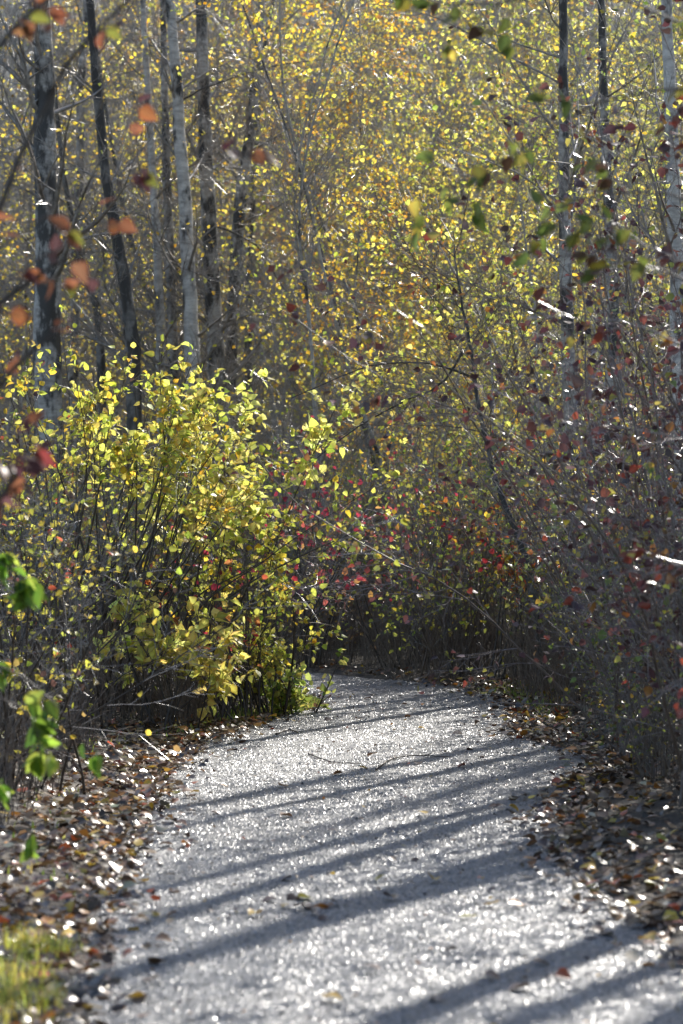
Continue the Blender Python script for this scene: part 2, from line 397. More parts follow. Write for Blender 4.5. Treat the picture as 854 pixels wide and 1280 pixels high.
NS, NA = 900, 30
L9, R9 = smooth_poly(LEDGE, NS), smooth_poly(REDGE, NS)
rg = np.random.default_rng(5)
wobL = .05 * vnoise(L9[:, 0] * 0, L9[:, 1], 7, 11) + .03 * vnoise(L9[:, 0] * 0, L9[:, 1], 21, 12); wobR = .06 * vnoise(R9[:, 0] * 0, R9[:, 1], 7, 13) + .03 * vnoise(R9[:, 0] * 0, R9[:, 1], 19, 14)
W = np.linspace(0, 1, NA)[None, :, None]
ac = unit(R9 - L9); Lw = L9 + ac * (wobL[:, None] - .05); Rw = R9 + ac * (wobR[:, None] + .05)
PX = Lw[:, None, :] * (1 - W) + Rw[:, None, :] * W
def path_z(x, y): return 0.016 + 0.010 * vnoise(x, y, 5.0, 21) + 0.005 * vnoise(x, y, 17.0, 22)
PZ = path_z(PX[..., 0], PX[..., 1]); PZ[:, 0] -= .03; PZ[:, -1] -= .03
I = np.arange(NS * NA).reshape(NS, NA)
Q = np.stack([I[:-1, :-1], I[:-1, 1:], I[1:, 1:], I[1:, :-1]], -1).reshape(-1, 4)
obj('path', add_mesh('path', np.dstack([PX, PZ]), quads=Q, mat='path', smooth=True), kind='structure', label='grey crushed gravel trail bending left behind the yellow bush', cat='path')

def gravel(seed, n):
    g = np.random.default_rng(seed)
    y = 7 + 19 * g.random(n) ** 1.5
    i = np.clip(np.searchsorted(L9[:, 1], y), 0, NS - 1); u = g.random(n)
    x = L9[i, 0] * (1 - u) + R9[i, 0] * u; y = L9[i, 1] * (1 - u) + R9[i, 1] * u + g.normal(0, .02, n)
    s = g.uniform(.003, .0068, n) * np.where(g.random(n) < .05, 1.8, 1)
    T = np.array([(-1, -.6, -.3), (1, -.7, -.3), (.9, .7, -.3), (-.9, .6, -.3), (-.45, 0, .45), (.5, .05, .5)], float)
    F = np.array([(0, 1, 5), (0, 5, 4), (1, 2, 5), (2, 3, 4), (2, 4, 5), (3, 0, 4)])
    a = g.uniform(0, 6.28, n); c, sn = np.cos(a)[:, None], np.sin(a)[:, None]
    V = T[None] * (1 + g.normal(0, .25, (n, 6, 3)))
    tilt = g.normal(0, .35, (n, 2)); V[..., 2] += V[..., 0] * tilt[:, :1] + V[..., 1] * tilt[:, 1:]
    X = V[..., 0] * c - V[..., 1] * sn; Y = V[..., 0] * sn + V[..., 1] * c
    W = np.stack([X * s[:, None] + x[:, None], Y * s[:, None] + y[:, None], V[..., 2] * s[:, None] + path_z(x, y)[:, None]], -1)
    b = g.uniform(.03, .27, n)[:, None] * np.array([1, .99, .99]) * (1 + g.normal(0, .03, (n, 3)))
    Fi = (F[None] + (np.arange(n) * 6)[:, None, None]).reshape(-1, 3)
    obj('gravel', add_mesh('gravel', W, tris=Fi, mat='chip', cols=np.repeat(b, 6, axis=0)), kind='stuff', label='loose grey gravel chips strewn over the trail', cat='gravel')
gravel(31, 110000)

# wooded hillside closing the view far behind
g = np.random.default_rng(8)
hx = np.linspace(-260, 260, 90); hy = np.linspace(150, 330, 40)
HX, HY = np.meshgrid(hx, hy)
HZ = -1 + 85 * np.clip((HY - 150) / 180, 0, 1) ** .8 * (1 + .12 * vnoise(HX, HY, .03, 4)) + 3.0 * g.random(HX.shape) * (HY > 152)
I = np.arange(HX.size).reshape(HX.shape)
Q = np.stack([I[:-1, :-1], I[:-1, 1:], I[1:, 1:], I[1:, :-1]], -1).reshape(-1, 4)
obj('hill', add_mesh('hill', np.stack([HX, HY, HZ], -1), quads=Q, mat='hill', smooth=False), kind='structure', label='hazy wooded hillside far behind the trees', cat='hill')

# ------------------------------------------------------------------ trees
def tree(seed, name, label, cat, base, way, r0, bark, pal, height=13.0, nb=36, leaves=1500, first=2.4, twig='twig_far', group=None, extra=(), lsize=(.04, .07), blen=(1.0, 2.6), ntw=9, nt3=5, tpl='far', lz=0.0, lean_end=None):
    """base: ground point; way: world points the trunk passes through; extra: hand-laid limbs (world points, radius)"""
    g = np.random.default_rng(seed); base = np.array(base, float)
    pts = [np.zeros(3)] + [np.array(p) - base for p in way]
    d = unit(pts[-1] - pts[-2]); rest = height - pts[-1][2]
    if rest > .5: pts += [pts[-1] + d * rest * .5 + g.normal(0, .1, 3), pts[-1] + d * rest + g.normal(0, .2, 3)]
    n = 46; T = smooth_poly(pts, n); T[1:, :2] += np.cumsum(g.normal(0, .008, (n - 1, 2)), 0) * .8
    tt = np.linspace(0, 1, n); R = r0 * (1 - .86 * tt ** 1.15) * (1 + .04 * g.normal(size=n)); R[0] *= 1.45; R[1] *= 1.15
    T[0, 2] -= .08
    t = thing(name, label, cat, base, 0, group)
    obj('trunk', tube([(T[None], R[None])], bark, 10, 'trunk'), t)
    B = []
    tf = np.clip(first / height, .02, .9)
    b1 = twigs(g, T[None], R[None], nb, tf, .98, .95, blen, 9, .09, .05, rf=.33, rmin=.006, rtip=.0025, shrink=.35)
    B.append(b1)
    for pl, rr in extra:
        P = smooth_poly([np.array(p) - base for p in pl], 10)[None]
        P[:, 1:] += np.cumsum(g.normal(0, .012, (1, 9, 3)), 1)
        Rr = np.linspace(rr, rr * .3, 10)[None]
        obj('limb', tube([(P, Rr)], 'bark_limb', 6, 'limb'), t)
        b1 = (np.concatenate([b1[0], P]), np.concatenate([b1[1], Rr]))
    b2 = twigs(g, *b1, nb * ntw, .12, 1, .75, (.4, 1.0), 5, .12, .03, rf=.5, rmin=.003, rtip=.0015, shrink=.3)
    b3 = twigs(g, *b2, nb * ntw * nt3, .1, 1, .7, (.12, .42), 3, .14, .02, rf=.6, rmin=.0018, rtip=.001)
    B += [b2, b3]
    obj('branches', tube(B, twig, 3, 'branches'), t, 'stuff')
    if leaves:
        bb = np.concatenate([b3[0]]); pos, tan, r, tp, ii = sites(g, b3[0], b3[1], leaves, .2, 1)
        if lz: 
            k = pos[:, 2] > lz; pos, tan = pos[k], tan[k]
        fr = leaf_frames(g, tan, .5); sz = g.uniform(*lsize, len(pos))
        obj('leaves', leaf_cloud(g, pos, fr, sz, pick(g, pal, len(pos)), tpl, 'leaf_far'), t, 'stuff')
    return t
def gz(x, y): return float(ground_z(np.array([x]), np.array([y]))[0])
def foot(x, Y):
    X = (x - 427.0) / FPX * Y
    return (X, Y, gz(X, Y))

# the clump of alders and birches on the left, behind the yellow bush
LT = [
    (32, (58, 45), (36, 40), .135, 'birch_dark', 'thick dark-patched birch trunk outermost in the clump behind the bush', 'yellow', []),
    (33, (168, 165, 130, 112), (500, 400, 180, -20), .075, 'bark_black', 'leaning dark trunk left of the pale birch clump', 'yellow', []),
    (37, (125, 100, 78), (420, 330, 200), .05, 'bark_black', 'thin dark stem tilted left beside the leaning trunk', 'yellow', []),
    (34, (208, 204, 194, 182), (560, 380, 200, 30), .056, 'birch', 'slim pale birch stem left of the white-barked birch', 'yellow', []),
    (35.5, (214, 208, 203, 199), (560, 380, 200, 0), .064, 'birch_dark', 'mottled grey birch close behind the slim pale stem', 'yellow', []),
    (33.5, (246, 240, 228, 212), (560, 400, 200, -10), .09, 'birch', 'pale white-barked birch with clean trunk rising above the yellow bush', 'yellow',
        [([(228, 125), (265, 105), (330, 84), (424, 70)], .012)]),
    (34.5, (278, 268, 258, 253), (560, 420, 200, 0), .105, 'birch_dark', 'stout trunk with black bark patches right of the white-barked birch', 'yellow',
        [([(266, 282), (318, 302), (350, 352), (405, 420)], .014)]),
    (36, (284, 286, 300, 318, 324), (600, 470, 250, 100, 0), .085, 'birch_dark', 'dark-mottled trunk leaning right at the clump edge', 'gold', []),
    (40, (316, 312, 318, 330), (600, 420, 250, 60), .05, 'bark_black', 'slender dark trunk just right of the birch clump', 'gold', []),
    (39, (215, 195, 160, 140), (470, 400, 290, 190), .045, 'bark_black', 'thin leaning stem crossing behind the pale birches', 'yellow', []),
    (43, (92, 96, 104), (450, 250, 0), .075, 'birch_dark', 'grey trunk in shade between the outermost birch and leaning trunk', 'yellow', []),
]
for k, (Y, xs, ys, r, bark, lab, pal, ex) in enumerate(LT):
    if len(xs) == 2: way = [world(xs[0], 420, Y), world((xs[0] + xs[1]) / 2 + 3, 200, Y), world(xs[1], 0, Y)]
    else: way = [world(x, y, Y) for x, y in zip(xs, ys)]
    b = foot(xs[0] + (8 if len(xs) > 2 else 5), Y)
    if k == 1: b = foot(172, Y)
    exw = [([world(x, y, Y) for x, y in pl], rr) for pl, rr in ex]
    tree(100 + k, 'birch_tree', lab, 'tree', b, way, r * 1.35, bark, pal, 13.5 if k != 2 else 10, 30, 150, first=2.2, extra=exw, nt3=8)

# the leaning tree at the right of the bend, its limbs arching over the trail
Y = 23.4
tree(140, 'leaning_tree', 'slim black trunk leaning over the bend with bare limbs arching left', 'tree', foot(690, Y),
     [world(676, 780, Y), world(655, 690, Y), world(618, 590, Y + .2), world(590, 480, Y + .4), world(572, 380, Y + .6), world(560, 290, Y + .8)],
     .036, 'bark_black', 'lime', 4.2, 24, 800, first=1.6, twig='twig_brown', lsize=(.04, .065), blen=(.7, 1.6), tpl='mid',
     extra=[([world(586, 470, Y + .4), world(540, 455, Y + .3), world(470, 462, Y + .2), world(375, 500, Y)], .012),
            ([world(578, 440, Y + .4), world(540, 485, Y + .3), world(450, 535, Y + .2), world(366, 607, Y)], .012)])
# trunks on the right, seen through the twigs
RT = [
    (24, (712, 704, 700), (430, 220, 0), .07, 'birch_dark', 'dark-patched trunk half hidden in the twigs of the right-hand thicket', 'olive'),
    (27, (764, 760, 756), (430, 220, 20), .07, 'birch_dark', 'grey trunk between the dark-patched trunk and the pale one', 'lime'),
    (20.5, (852, 846, 838), (430, 220, 0), .075, 'birch', 'pale birch trunk rising out of the reddish shrubs', 'lime'),
    (31, (505, 480, 452), (690, 610, 520), .045, 'bark_black', 'thin dark leaning stem behind the red-leaved shrubs', 'lime'),
]
for k, (Y, xs, ys, r, bark, lab, pal) in enumerate(RT):
    tree(150 + k, 'birch_tree', lab, 'tree', foot(xs[0] + 6, Y), [world(x, y, Y) for x, y in zip(xs, ys)], r, bark, pal, 11.5 if k < 3 else 8, 22, 420, first=2.4)
# trees standing right of the view; their trunks throw the long shadows across the trail
ST = [(4.0, 18.8, .13), (5.4, 22.8, .15), (3.3, 19.7, .10), (6.6, 29.0, .16), (4.4, 25.6, .12), (7.8, 26.4, .15), (5.2, 16.8, .13), (3.0, 13.4, .09), (8.5, 33, .16), (3.5, 15.7, .13), (4.7, 17.2, .11), (3.9, 21.4, .09), (6.2, 20.6, .12)]
for k, (x, y, r) in enumerate(ST):
    b = (x, y, gz(x, y)); g = np.random.default_rng(170 + k)
    tree(180 + k, 'alder_tree', 'tall grey alder standing in the wood right of the trail', 'tree', b, [np.array(b) + (g.normal(0, .1), g.normal(0, .1), 4), np.array(b) + (g.normal(0, .25), g.normal(0, .25), 9)], r, 'birch_dark', 'lime', 14, 20, 260, first=4.5, group='alders shading the trail', ntw=6, nt3=3)

LANDMARK = [(45, 'outermost dark-patched birch'), (98, 'shaded grey trunk'), (140, 'leaning dark trunk'), (195, 'slim pale birch stem'), (232, 'white-barked birch'), (262, 'stout black-patched trunk'), (300, 'mottled trunk leaning right'),
            (335, 'slender dark clump-edge trunk'), (400, 'red-leaved shrub past the bush'), (470, 'thin dark leaning stem'), (520, 'crimson-leaved shrub'), (590, 'bare arching limbs'), (650, 'black leaning trunk'), (705, 'dark-patched trunk in the thicket'),
            (760, 'grey trunk in the thicket'), (845, 'pale birch in reddish shrubs')]
def whereabouts(X, Y):
    return 'behind the ' + min(LANDMARK, key=lambda q: abs((q[0] - 427) / FPX - X / Y))[1]
# slender saplings of the thicket, built once per kind and repeated
def sapling(seed, h, pal, leaves, lsize=(.035, .06), nb=40, twig='twig_far', bark='bark_sapling', lean=.16):
    g = np.random.default_rng(seed)
    d = unit(np.array([[g.normal(0, lean), g.normal(0, lean), 1.0]]))
    T, R = march(g, np.array([[0, 0, -.08]]), d, h, 22, .06, .02, .026, .004)
    parts = [('trunk', tube([(T, R)], bark, 7, 'trunk'), None)]
    b1 = twigs(g, T, R, nb, .07, .97, .75, (.8, 2.1), 8, .09, .05, rf=.42, rmin=.004, rtip=.002, shrink=.45)
    b2 = twigs(g, *b1, nb * 8, .1, 1, .7, (.3, .85), 4, .12, .03, rf=.55, rmin=.0025, rtip=.0014, shrink=.3)
    b3 = twigs(g, *b2, nb * 34, .1, 1, .7, (.1, .4), 3, .15, .02, rf=.6, rmin=.0018, rtip=.001)
    parts.append(('branches', tube([b1, b2, b3], twig, 3, 'branches'), 'stuff'))
    pos, tan, *_ = sites(g, b3[0], b3[1], leaves, .2, 1)
    parts.append(('leaves', leaf_cloud(g, pos, leaf_frames(g, tan, .5), g.uniform(*lsize, leaves), pick(g, pal, leaves), 'far', 'leaf_far'), 'stuff'))
    return parts
SAP = {
    'gold': [sapling(201 + k, 8.0, 'gold', 2600) for k in range(2)],
    'yellow': [sapling(211 + k, 8.5, 'yellow', 2100) for k in range(2)],
    'lime': [sapling(221 + k, 7.5, 'lime', 2000) for k in range(3)],
    'bare': [sapling(231 + k, 8.0, 'yellow', 300, nb=50) for k in range(3)],
}
SLAB = {'gold': 'slender sapling thick with golden-orange leaves', 'yellow': 'slender sapling with yellow leaves', 'lime': 'slender sapling with yellow-green leaves', 'bare': 'nearly bare grey sapling'}
g = np.random.default_rng(77)
count = 0; tries = 0; placed = []
while count < 205 and tries < 6000:
    tries += 1
    Y = 27.5 + 50 * g.random() ** 1.25
    px = g.uniform(-100, 960); X = (px - 427) / FPX * Y
    if path_gap(np.array([X]), np.array([Y]))[0] < .5: continue
    if px < 410 and Y < 37: continue
    if any((X - a) ** 2 + (Y - b) ** 2 < .75 for a, b in placed): continue
    u = g.random()
    if px < 430 - (Y - 35) * 1.2: kind = 'bare' if u < .86 else 'yellow'
    elif px < 530: kind = 'gold' if u < .45 else 'yellow' if u < .85 else 'lime'
    elif px < 680: kind = 'lime' if u < .5 else 'yellow' if u < .85 else 'bare'
    else: kind = 'bare' if u < .5 else 'lime'
    S = SAP[kind]; sc = g.uniform(.85, 1.15) * (1 + max(0, Y - 34) / 42)
    lab = ('tall ' if sc > 1.2 else '') + SLAB[kind] + (' far ' if Y > 48 else ' ') + whereabouts(X, Y)
    put(S[g.integers(len(S))], 'sapling', lab, 'sapling', (X, Y, gz(X, Y)), g.uniform(0, 6.28), lab, sc)
    placed.append((X, Y)); count += 1

# ------------------------------------------------------------------ shrubs
def shrub(seed, h, nst, spread, pal, leaves, lsize=(.03, .055), tpl='mid', stem='twig_brown', twig='twig_grey', lmat='leaf', up=.03, n1=7, n2=7, foot_r=.25, t_leaf=.2, droop=.4, pull=None, lo=.15, rs=.009):
    g = np.random.default_rng(seed)
    a = g.uniform(0, 6.28, nst); rr = foot_r * np.sqrt(g.random(nst))
    st = np.stack([rr * np.cos(a), rr * np.sin(a), np.full(nst, -.05)], 1)
    d = np.stack([np.cos(a) * spread * g.random(nst), np.sin(a) * spread * g.random(nst), np.ones(nst)], 1)
    S = march(g, st, d, g.uniform(.6, 1.1, nst) * h, 14, .10, up, g.uniform(.7, 1.2, nst) * rs, .002, pull)
    b1 = twigs(g, *S, nst * n1, lo, 1, .85, (.3 * h / 2, .55 * h / 2), 6, .16, .01, rf=.55, rmin=.0025, rtip=.0014, shrink=.45)
    b2 = twigs(g, *b1, nst * n1 * n2, .1, 1, .7, (.10, .36), 3, .15, .02, rf=.6, rmin=.0016, rtip=.0009)
    parts = [('stems', tube([S], stem, 5, 'stems'), 'stuff'), ('twigs', tube([b1, b2], twig, 3, 'twigs'), 'stuff')]
    if leaves:
        pos, tan, *_ = sites(g, b2[0], b2[1], leaves, t_leaf, 1)
        parts.append(('leaves', leaf_cloud(g, pos, leaf_frames(g, tan, droop), g.uniform(*lsize, leaves), pick(g, pal, leaves), tpl, lmat), 'stuff'))
    return parts

# dim undergrowth lining the far side of the bend
UND = [shrub(301, 1.9, 26, .45, 'olive', 1300), shrub(302, 1.6, 30, .5, 'brown', 900), shrub(303, 2.3, 22, .4, 'olive', 1000), shrub(304, 2.0, 24, .45, 'lime', 700)]
ULAB = ['twiggy olive-leaved shrub', 'low brown-leaved shrub', 'tall thin olive shrub', 'twiggy shrub dotted yellow-green']
g = np.random.default_rng(303)
placed = []; tries = 0
while len(placed) < 62 and tries < 9000:
    tries += 1
    X = g.uniform(-6, 4.5); Y = g.uniform(22.5, 36)
    gap = path_gap(np.array([X]), np.array([Y]))[0]
    if gap < .38 or gap > 5.5: continue
    if X < .2 and Y < 25.5 and X > -.2: continue
    # only the outer side of the bend and the wood beyond
    if X < -.2 and Y < 26.5: continue
    if any((X - a) ** 2 + (Y - b) ** 2 < .30 for a, b in placed): continue
    k = g.integers(4)
    lab = ULAB[k] + (' edging the bend' if gap < .9 else ' off the trail') + ' ' + whereabouts(X, Y).replace('behind', 'near')
    put(UND[k], 'undergrowth_shrub', lab, 'shrub', (X, Y, gz(X, Y)), g.uniform(0, 6.28), lab, g.uniform(.75, 1.15))
    placed.append((X, Y))

# red-leaved shrubs
RED = [shrub(311, 2.0, 14, .5, 'red', 250, (.04, .065), stem='stem_dark', twig='twig_red', lo=.4), shrub(312, 1.9, 12, .5, 'red', 230, (.04, .065), stem='stem_dark', twig='twig_red', lo=.4)]
for k, (x, Y, lab, s) in enumerate([(505, 26.3, 'crimson-leaved shrub at the outside of the bend', 1.0), (548, 26.9, 'small red-leaved shrub beside the crimson one', .85), (378, 26.9, 'red-leaved shrub showing past the edge of the yellow bush', 1.12), (335, 22.9, 'red and orange leaved shrub tucked behind the yellow bush', 1.1)]):
    X, Y, z = foot(x, Y); put(RED[k % 2], 'red_shrub', lab, 'shrub', (X, Y, z), k * 2.1, None, s)

# right-hand thicket of grey twigs and dark reddish leaves
RSH = [shrub(321, 3.9, 22, .42, 'maroon', 1500, (.035, .06), stem='twig_brown', twig='twig_red', lmat='leaf_waxy', n1=8, n2=8, lo=.1, rs=.011),
       shrub(322, 3.4, 20, .45, 'maroon', 1100, (.035, .06), stem='twig_brown', twig='twig_red', lmat='leaf_waxy', n1=8, n2=8, lo=.08, rs=.011),
       shrub(323, 2.6, 24, .5, 'olive', 900, (.035, .055), stem='twig_brown', twig='twig_grey', lmat='leaf_waxy', n1=8, n2=7, lo=.08, rs=.009)]
RPL = [(2.15, 15.3, 0, 1.0), (2.25, 16.9, 1, 1.05), (2.6, 18.3, 0, 1.0), (2.1, 19.9, 2, .95), (2.7, 20.6, 1, 1.0), (2.15, 21.6, 2, 1.0), (2.9, 22.4, 0, 1.05), (1.95, 23.6, 2, .9), (2.6, 24.6, 1, 1.1),
       (2.1, 13.6, 2, .8), (3.3, 16.4, 1, .9), (1.95, 18.5, 2, .62), (1.8, 16.0, 2, .6)]
RLAB = ['tall red-twigged thicket shrub with maroon leaves', 'red-twigged thicket shrub with sparse dark leaves', 'low thicket shrub with olive leaves']
for k, (x, y, kk, s) in enumerate(RPL):
    lab = RLAB[kk] + (', before the leaf-strewn gap' if y < 17 else ', level with the pale birch' if y < 21.2 else ', by the black leaning trunk')
    put(RSH[kk], 'thicket_shrub', lab, 'shrub', (x, y, gz(x, y)), k * 1.7, lab, s)

# ---- shrubs near enough to pick single leaves
def leafy_shrub(seed, name, label, loc, stems, n1, n2, len1, len2, nleaf, nsingle, pal, lsize, lmat='leaf', stem='stem_dark', twig='twig_brown', shape='ovate', tpl='mid', lo=.3, droop=.4, wob=.06, up=.0, r0=.010, l0=.2, face=True, ang=.6):
    """stems: (start, direction, length, pull) in the shrub's own space"""
    g = np.random.default_rng(seed); t = thing(name, label, 'shrub', loc)
    allP, allR, so = [], [], []
    for s, d, ln, pull in stems:
        P, R = march(g, np.array([s], float), np.array([d], float), ln, 14, wob, up, r0 * g.uniform(.7, 1.25), .0022, np.array(pull))
        so.append(obj('stem', tube([(P, R)], stem, 6, 'stem'), t)); allP.append(P); allR.append(R)
    S = (np.concatenate(allP), np.concatenate(allR))
    b1 = twigs(g, *S, n1, lo, 1, ang, len1, 6, .10, .02, rf=.55, rmin=.0024, rtip=.0014, shrink=.4)
    b2 = twigs(g, *b1, n2, .1, 1, .7, len2, 3, .14, .0, rf=.6, rmin=.0017, rtip=.001)
    obj('twigs', tube([b1, b2], twig, 3, 'twigs'), t, 'stuff')
    pos, tan, *_ = sites(g, b2[0], b2[1], nleaf, l0, 1)
    fr = leaf_frames(g, tan, droop); sz = g.uniform(*lsize, nleaf)
    order = np.argsort(pos[:, 1] + g.normal(0, .25, nleaf)) if face else g.permutation(nleaf)   # leaves facing the trail first
    a, b = order[:nsingle], order[nsingle:]
    single_leaves(g, t, pos[a], take(fr, a), sz[a], pal, lmat, shape, stems=so, SP=S[0])
    if len(b): obj('leaves', leaf_cloud(g, pos[b], take(fr, b), sz[b], pick(g, pal, len(b)), tpl, lmat), t, 'stuff')
    return t
def fan(seed, n, foot_r, dx, dy, ln, pull, sd=.3):
    g = np.random.default_rng(seed); out = []
    for k in range(n):
        s = (g.normal(0, foot_r), g.normal(0, foot_r * .6), -.05)
        out.append((s, (g.normal(dx, sd), g.normal(dy, sd), 1.0), g.uniform(*ln), (g.normal(pull[0], .02), g.normal(pull[1], .02), pull[2])))
    return out
def at(x, Y): return foot(x, Y)
# the big bush left of the bend: dark arching stems, sunlit yellow-green leaves
leafy_shrub(401, 'yellow_bush', 'big bush with dark arching stems and sunlit yellow-green leaves left of the bend', at(112, 20.5), fan(1, 34, .24, .36, 0, (1.9, 2.75), (.006, 0, .0), .22), 230, 1400, (.2, .5), (.1, .28), 1700, 290, 'lime', (.04, .075), lo=.72, r0=.014)
leafy_shrub(402, 'yellow_bush', 'bush with pale yellow leaves crowning the dark-stemmed thicket', at(212, 21.1), fan(2, 14, .13, .08, 0, (1.5, 2.6), (.01, 0, 0), .14), 110, 800, (.22, .45), (.1, .28), 1150, 280, 'pale', (.05, .09), lo=.68)
leafy_shrub(403, 'yellow_bush', 'low bush of broad pale yellow leaves below the arching stems', at(200, 19.75), fan(3, 12, .13, 0, 0, (.55, 1.05), (0, 0, 0)), 60, 330, (.15, .35), (.08, .2), 480, 290, 'pale', (.06, .10), lo=.4)
leafy_shrub(404, 'mixed_bush', 'rounded bush of small green and yellow leaves where the trail bends', at(305, 21.0), fan(4, 20, .16, -.02, 0, (1.0, 1.7), (0, 0, -.002), .2), 170, 1300, (.2, .42), (.08, .22), 1800, 290, 'lime', (.03, .06), lo=.12)
leafy_shrub(405, 'green_bush', 'low green shrub at the tip of the grassy verge', at(362, 21.2), fan(5, 10, .10, .0, 0, (.35, .6), (0, 0, 0), .2), 60, 380, (.12, .28), (.06, .16), 520, 240, 'fresh', (.04, .075), lo=.1)
leafy_shrub(406, 'mixed_bush', 'shrub dotted with pink and red leaves in front of the yellow bush', at(285, 20.3), fan(6, 8, .12, -.1, 0, (.9, 1.5), (0, 0, 0), .25), 50, 200, (.2, .4), (.08, .2), 110, 100, 'red', (.04, .065), lo=.3)
leafy_shrub(407, 'yellow_bush', 'twiggy yellow-leaved bush behind the dark arching stems', at(50, 22.0), fan(7, 24, .3, .05, 0, (1.7, 2.9), (.0, 0, 0), .3), 200, 1300, (.35, .8), (.1, .35), 1700, 200, 'hedge', (.035, .06), lo=.25, twig='twig_grey')
leafy_shrub(408, 'bare_shrub', 'nearly leafless tangle of dark stems at the left verge', at(30, 18.9), fan(8, 22, .28, .02, 0, (.7, 1.6), (.005, 0, -.01), .4), 170, 900, (.25, .6), (.1, .28), 420, 160, 'hedge', (.03, .05), lo=.1, twig='twig_brown')
leafy_shrub(409, 'bare_shrub', 'grey twiggy shrub with small faded leaves crowding the left verge', at(-40, 15.2), fan(9, 24, .26, .06, 0, (1.2, 2.5), (.008, 0, -.005), .32), 200, 1400, (.3, .75), (.1, .35), 700, 220, 'hedge', (.03, .055), lo=.1, twig='twig_grey')
for k, (x, y, kk, lab) in enumerate([(-2.9, 17.6, 2, 'low olive-leaved shrub behind the leafless tangle on the left'), (-3.3, 14.6, 2, 'low olive-leaved shrub back from the left verge'), (-3.4, 20.5, 1, 'twiggy dark-leaved shrub left of the yellow bush')]):
    put(RSH[kk], 'thicket_shrub', lab, 'shrub', (x, y, gz(x, y)), k * 2.3, None, .85)
# right: the nearest shrubs of the thicket
leafy_shrub(411, 'maroon_shrub', 'tall shrub with dark wine-red and orange leaves leaning over the right verge', (2.15, 14.4, gz(2.15, 14.4)), fan(11, 20, .25, -.06, 0, (2.4, 4.6), (-.012, 0, .0), .2), 230, 1700, (.4, 1.1), (.1, .4), 1500, 290, 'maroon', (.04, .07), 'leaf_waxy', lo=.12, twig='twig_red', stem='twig_brown', wob=.10, ang=.95)
leafy_shrub(412, 'maroon_shrub', 'shrub of shining grey twigs and wine-red leaves behind the tallest one', (1.95, 17.6, gz(1.95, 17.6)), fan(12, 18, .22, -.03, 0, (1.8, 3.9), (-.008, 0, 0), .25), 200, 1500, (.4, 1.0), (.1, .4), 1300, 260, 'maroon', (.035, .06), 'leaf_waxy', lo=.12, twig='twig_red', stem='twig_brown', wob=.10, ang=.95)
leafy_shrub(413, 'orange_shrub', 'shrub with green and orange leaves beside the black leaning trunk', at(640, 24.3), fan(13, 12, .15, 0, 0, (1.4, 2.4), (0, 0, 0), .25), 110, 700, (.3, .8), (.1, .3), 900, 240, 'mixed', (.04, .065), lo=.35, twig='twig_brown')

# ---- boughs hanging in close to the lens, all leaves single
def bough(seed, name, label, loc, lines, pal, nleaf, lsize, lmat='leaf', twig='twig_brown', shape='ovate', n2=40, len2=(.15, .45), r0=.006, droop=.6, root=None):
    """lines: hand-laid branches in world points"""
    g = np.random.default_rng(seed); loc = np.array(loc, float); t = thing(name, label, 'shrub', loc)
    Ps, Rs, so = [], [], []
    for ln in lines:
        P = smooth_poly([np.array(p) - loc for p in ln], 14)[None]; P[:, 1:] += np.cumsum(g.normal(0, .006, (1, 13, 3)), 1)
        R = np.linspace(r0 * 1.4, r0 * .3, 14)[None]
        so.append(obj('branch', tube([(P, R)], twig, 6, 'branch'), t)); Ps.append(P); Rs.append(R)
    S = (np.concatenate(Ps), np.concatenate(Rs))
    b2 = twigs(g, *S, n2, .3, 1, .6, len2, 5, .1, .0, rf=.5, rmin=.0018, rtip=.001)
    obj('twigs', tube([b2], twig, 4, 'twigs'), t, 'stuff')
    pos, tan, *_ = sites(g, *b2, nleaf, .25, 1)
    fr = leaf_frames(g, tan, droop)
    single_leaves(g, t, pos, fr, g.uniform(*lsize, nleaf), pal, lmat, shape, stems=so, SP=S[0])
    return t
Y = 7.8; b = (-1.55, 7.9, gz(-1.55, 7.9))
bough(501, 'red_leaved_shrub', 'close shrub with arching twigs and blurred red and orange leaves', b, [
    [b, world(-120, 620, Y), world(-20, 310, Y), world(85, 90, Y), world(200, -20, Y)],
    [b, world(-150, 600, Y), world(-60, 420, Y), world(40, 330, Y), world(110, 290, Y)],
    [b, world(-160, 700, Y), world(-70, 560, Y), world(10, 470, Y), world(60, 420, Y)],
    [b, world(-140, 400, Y), world(-60, 150, Y), world(0, 40, Y), world(60, -20, Y)],
    [b, world(-160, 800, Y), world(-80, 660, Y), world(-20, 600, Y), world(10, 540, Y)]], 'near', 80, (.045, .075), n2=46, len2=(.1, .34), r0=.0125, twig='stem_dark')
Y = 8.6; b = (-1.35, 8.7, gz(-1.35, 8.7))
bough(502, 'red_leaved_shrub', 'single long twig with a few copper leaves reaching in front of the birches', b, [
    [b, world(-130, 500, Y), world(60, 260, Y), world(220, 190, Y), world(335, 185, Y)],
    [b, world(-150, 520, Y), world(20, 330, Y), world(120, 260, Y), world(170, 130, Y)]], 'near', 16, (.05, .075), n2=9, len2=(.06, .2), r0=.004)
Y = 10.2; b = (-1.75, 10.4, gz(-1.75, 10.4))
bough(503, 'bramble', 'green bramble spray hanging over the left verge', b, [
    [b, world(-60, 860, Y), world(20, 840, Y), world(75, 880, Y), world(125, 935, Y)],
    [b, world(-70, 900, Y), world(0, 870, Y), world(40, 900, Y), world(55, 950, Y)],
    [b, world(-90, 760, Y), world(-40, 690, Y), world(5, 690, Y), world(20, 720, Y)],
    [b, world(-80, 1000, Y), world(-20, 980, Y), world(20, 1010, Y), world(40, 1060, Y)]], 'green', 100, (.06, .095), 'leaf', n2=62, len2=(.05, .16), r0=.004)
Y = 9.6; b = (2.3, 10.0, gz(2.3, 10.0))
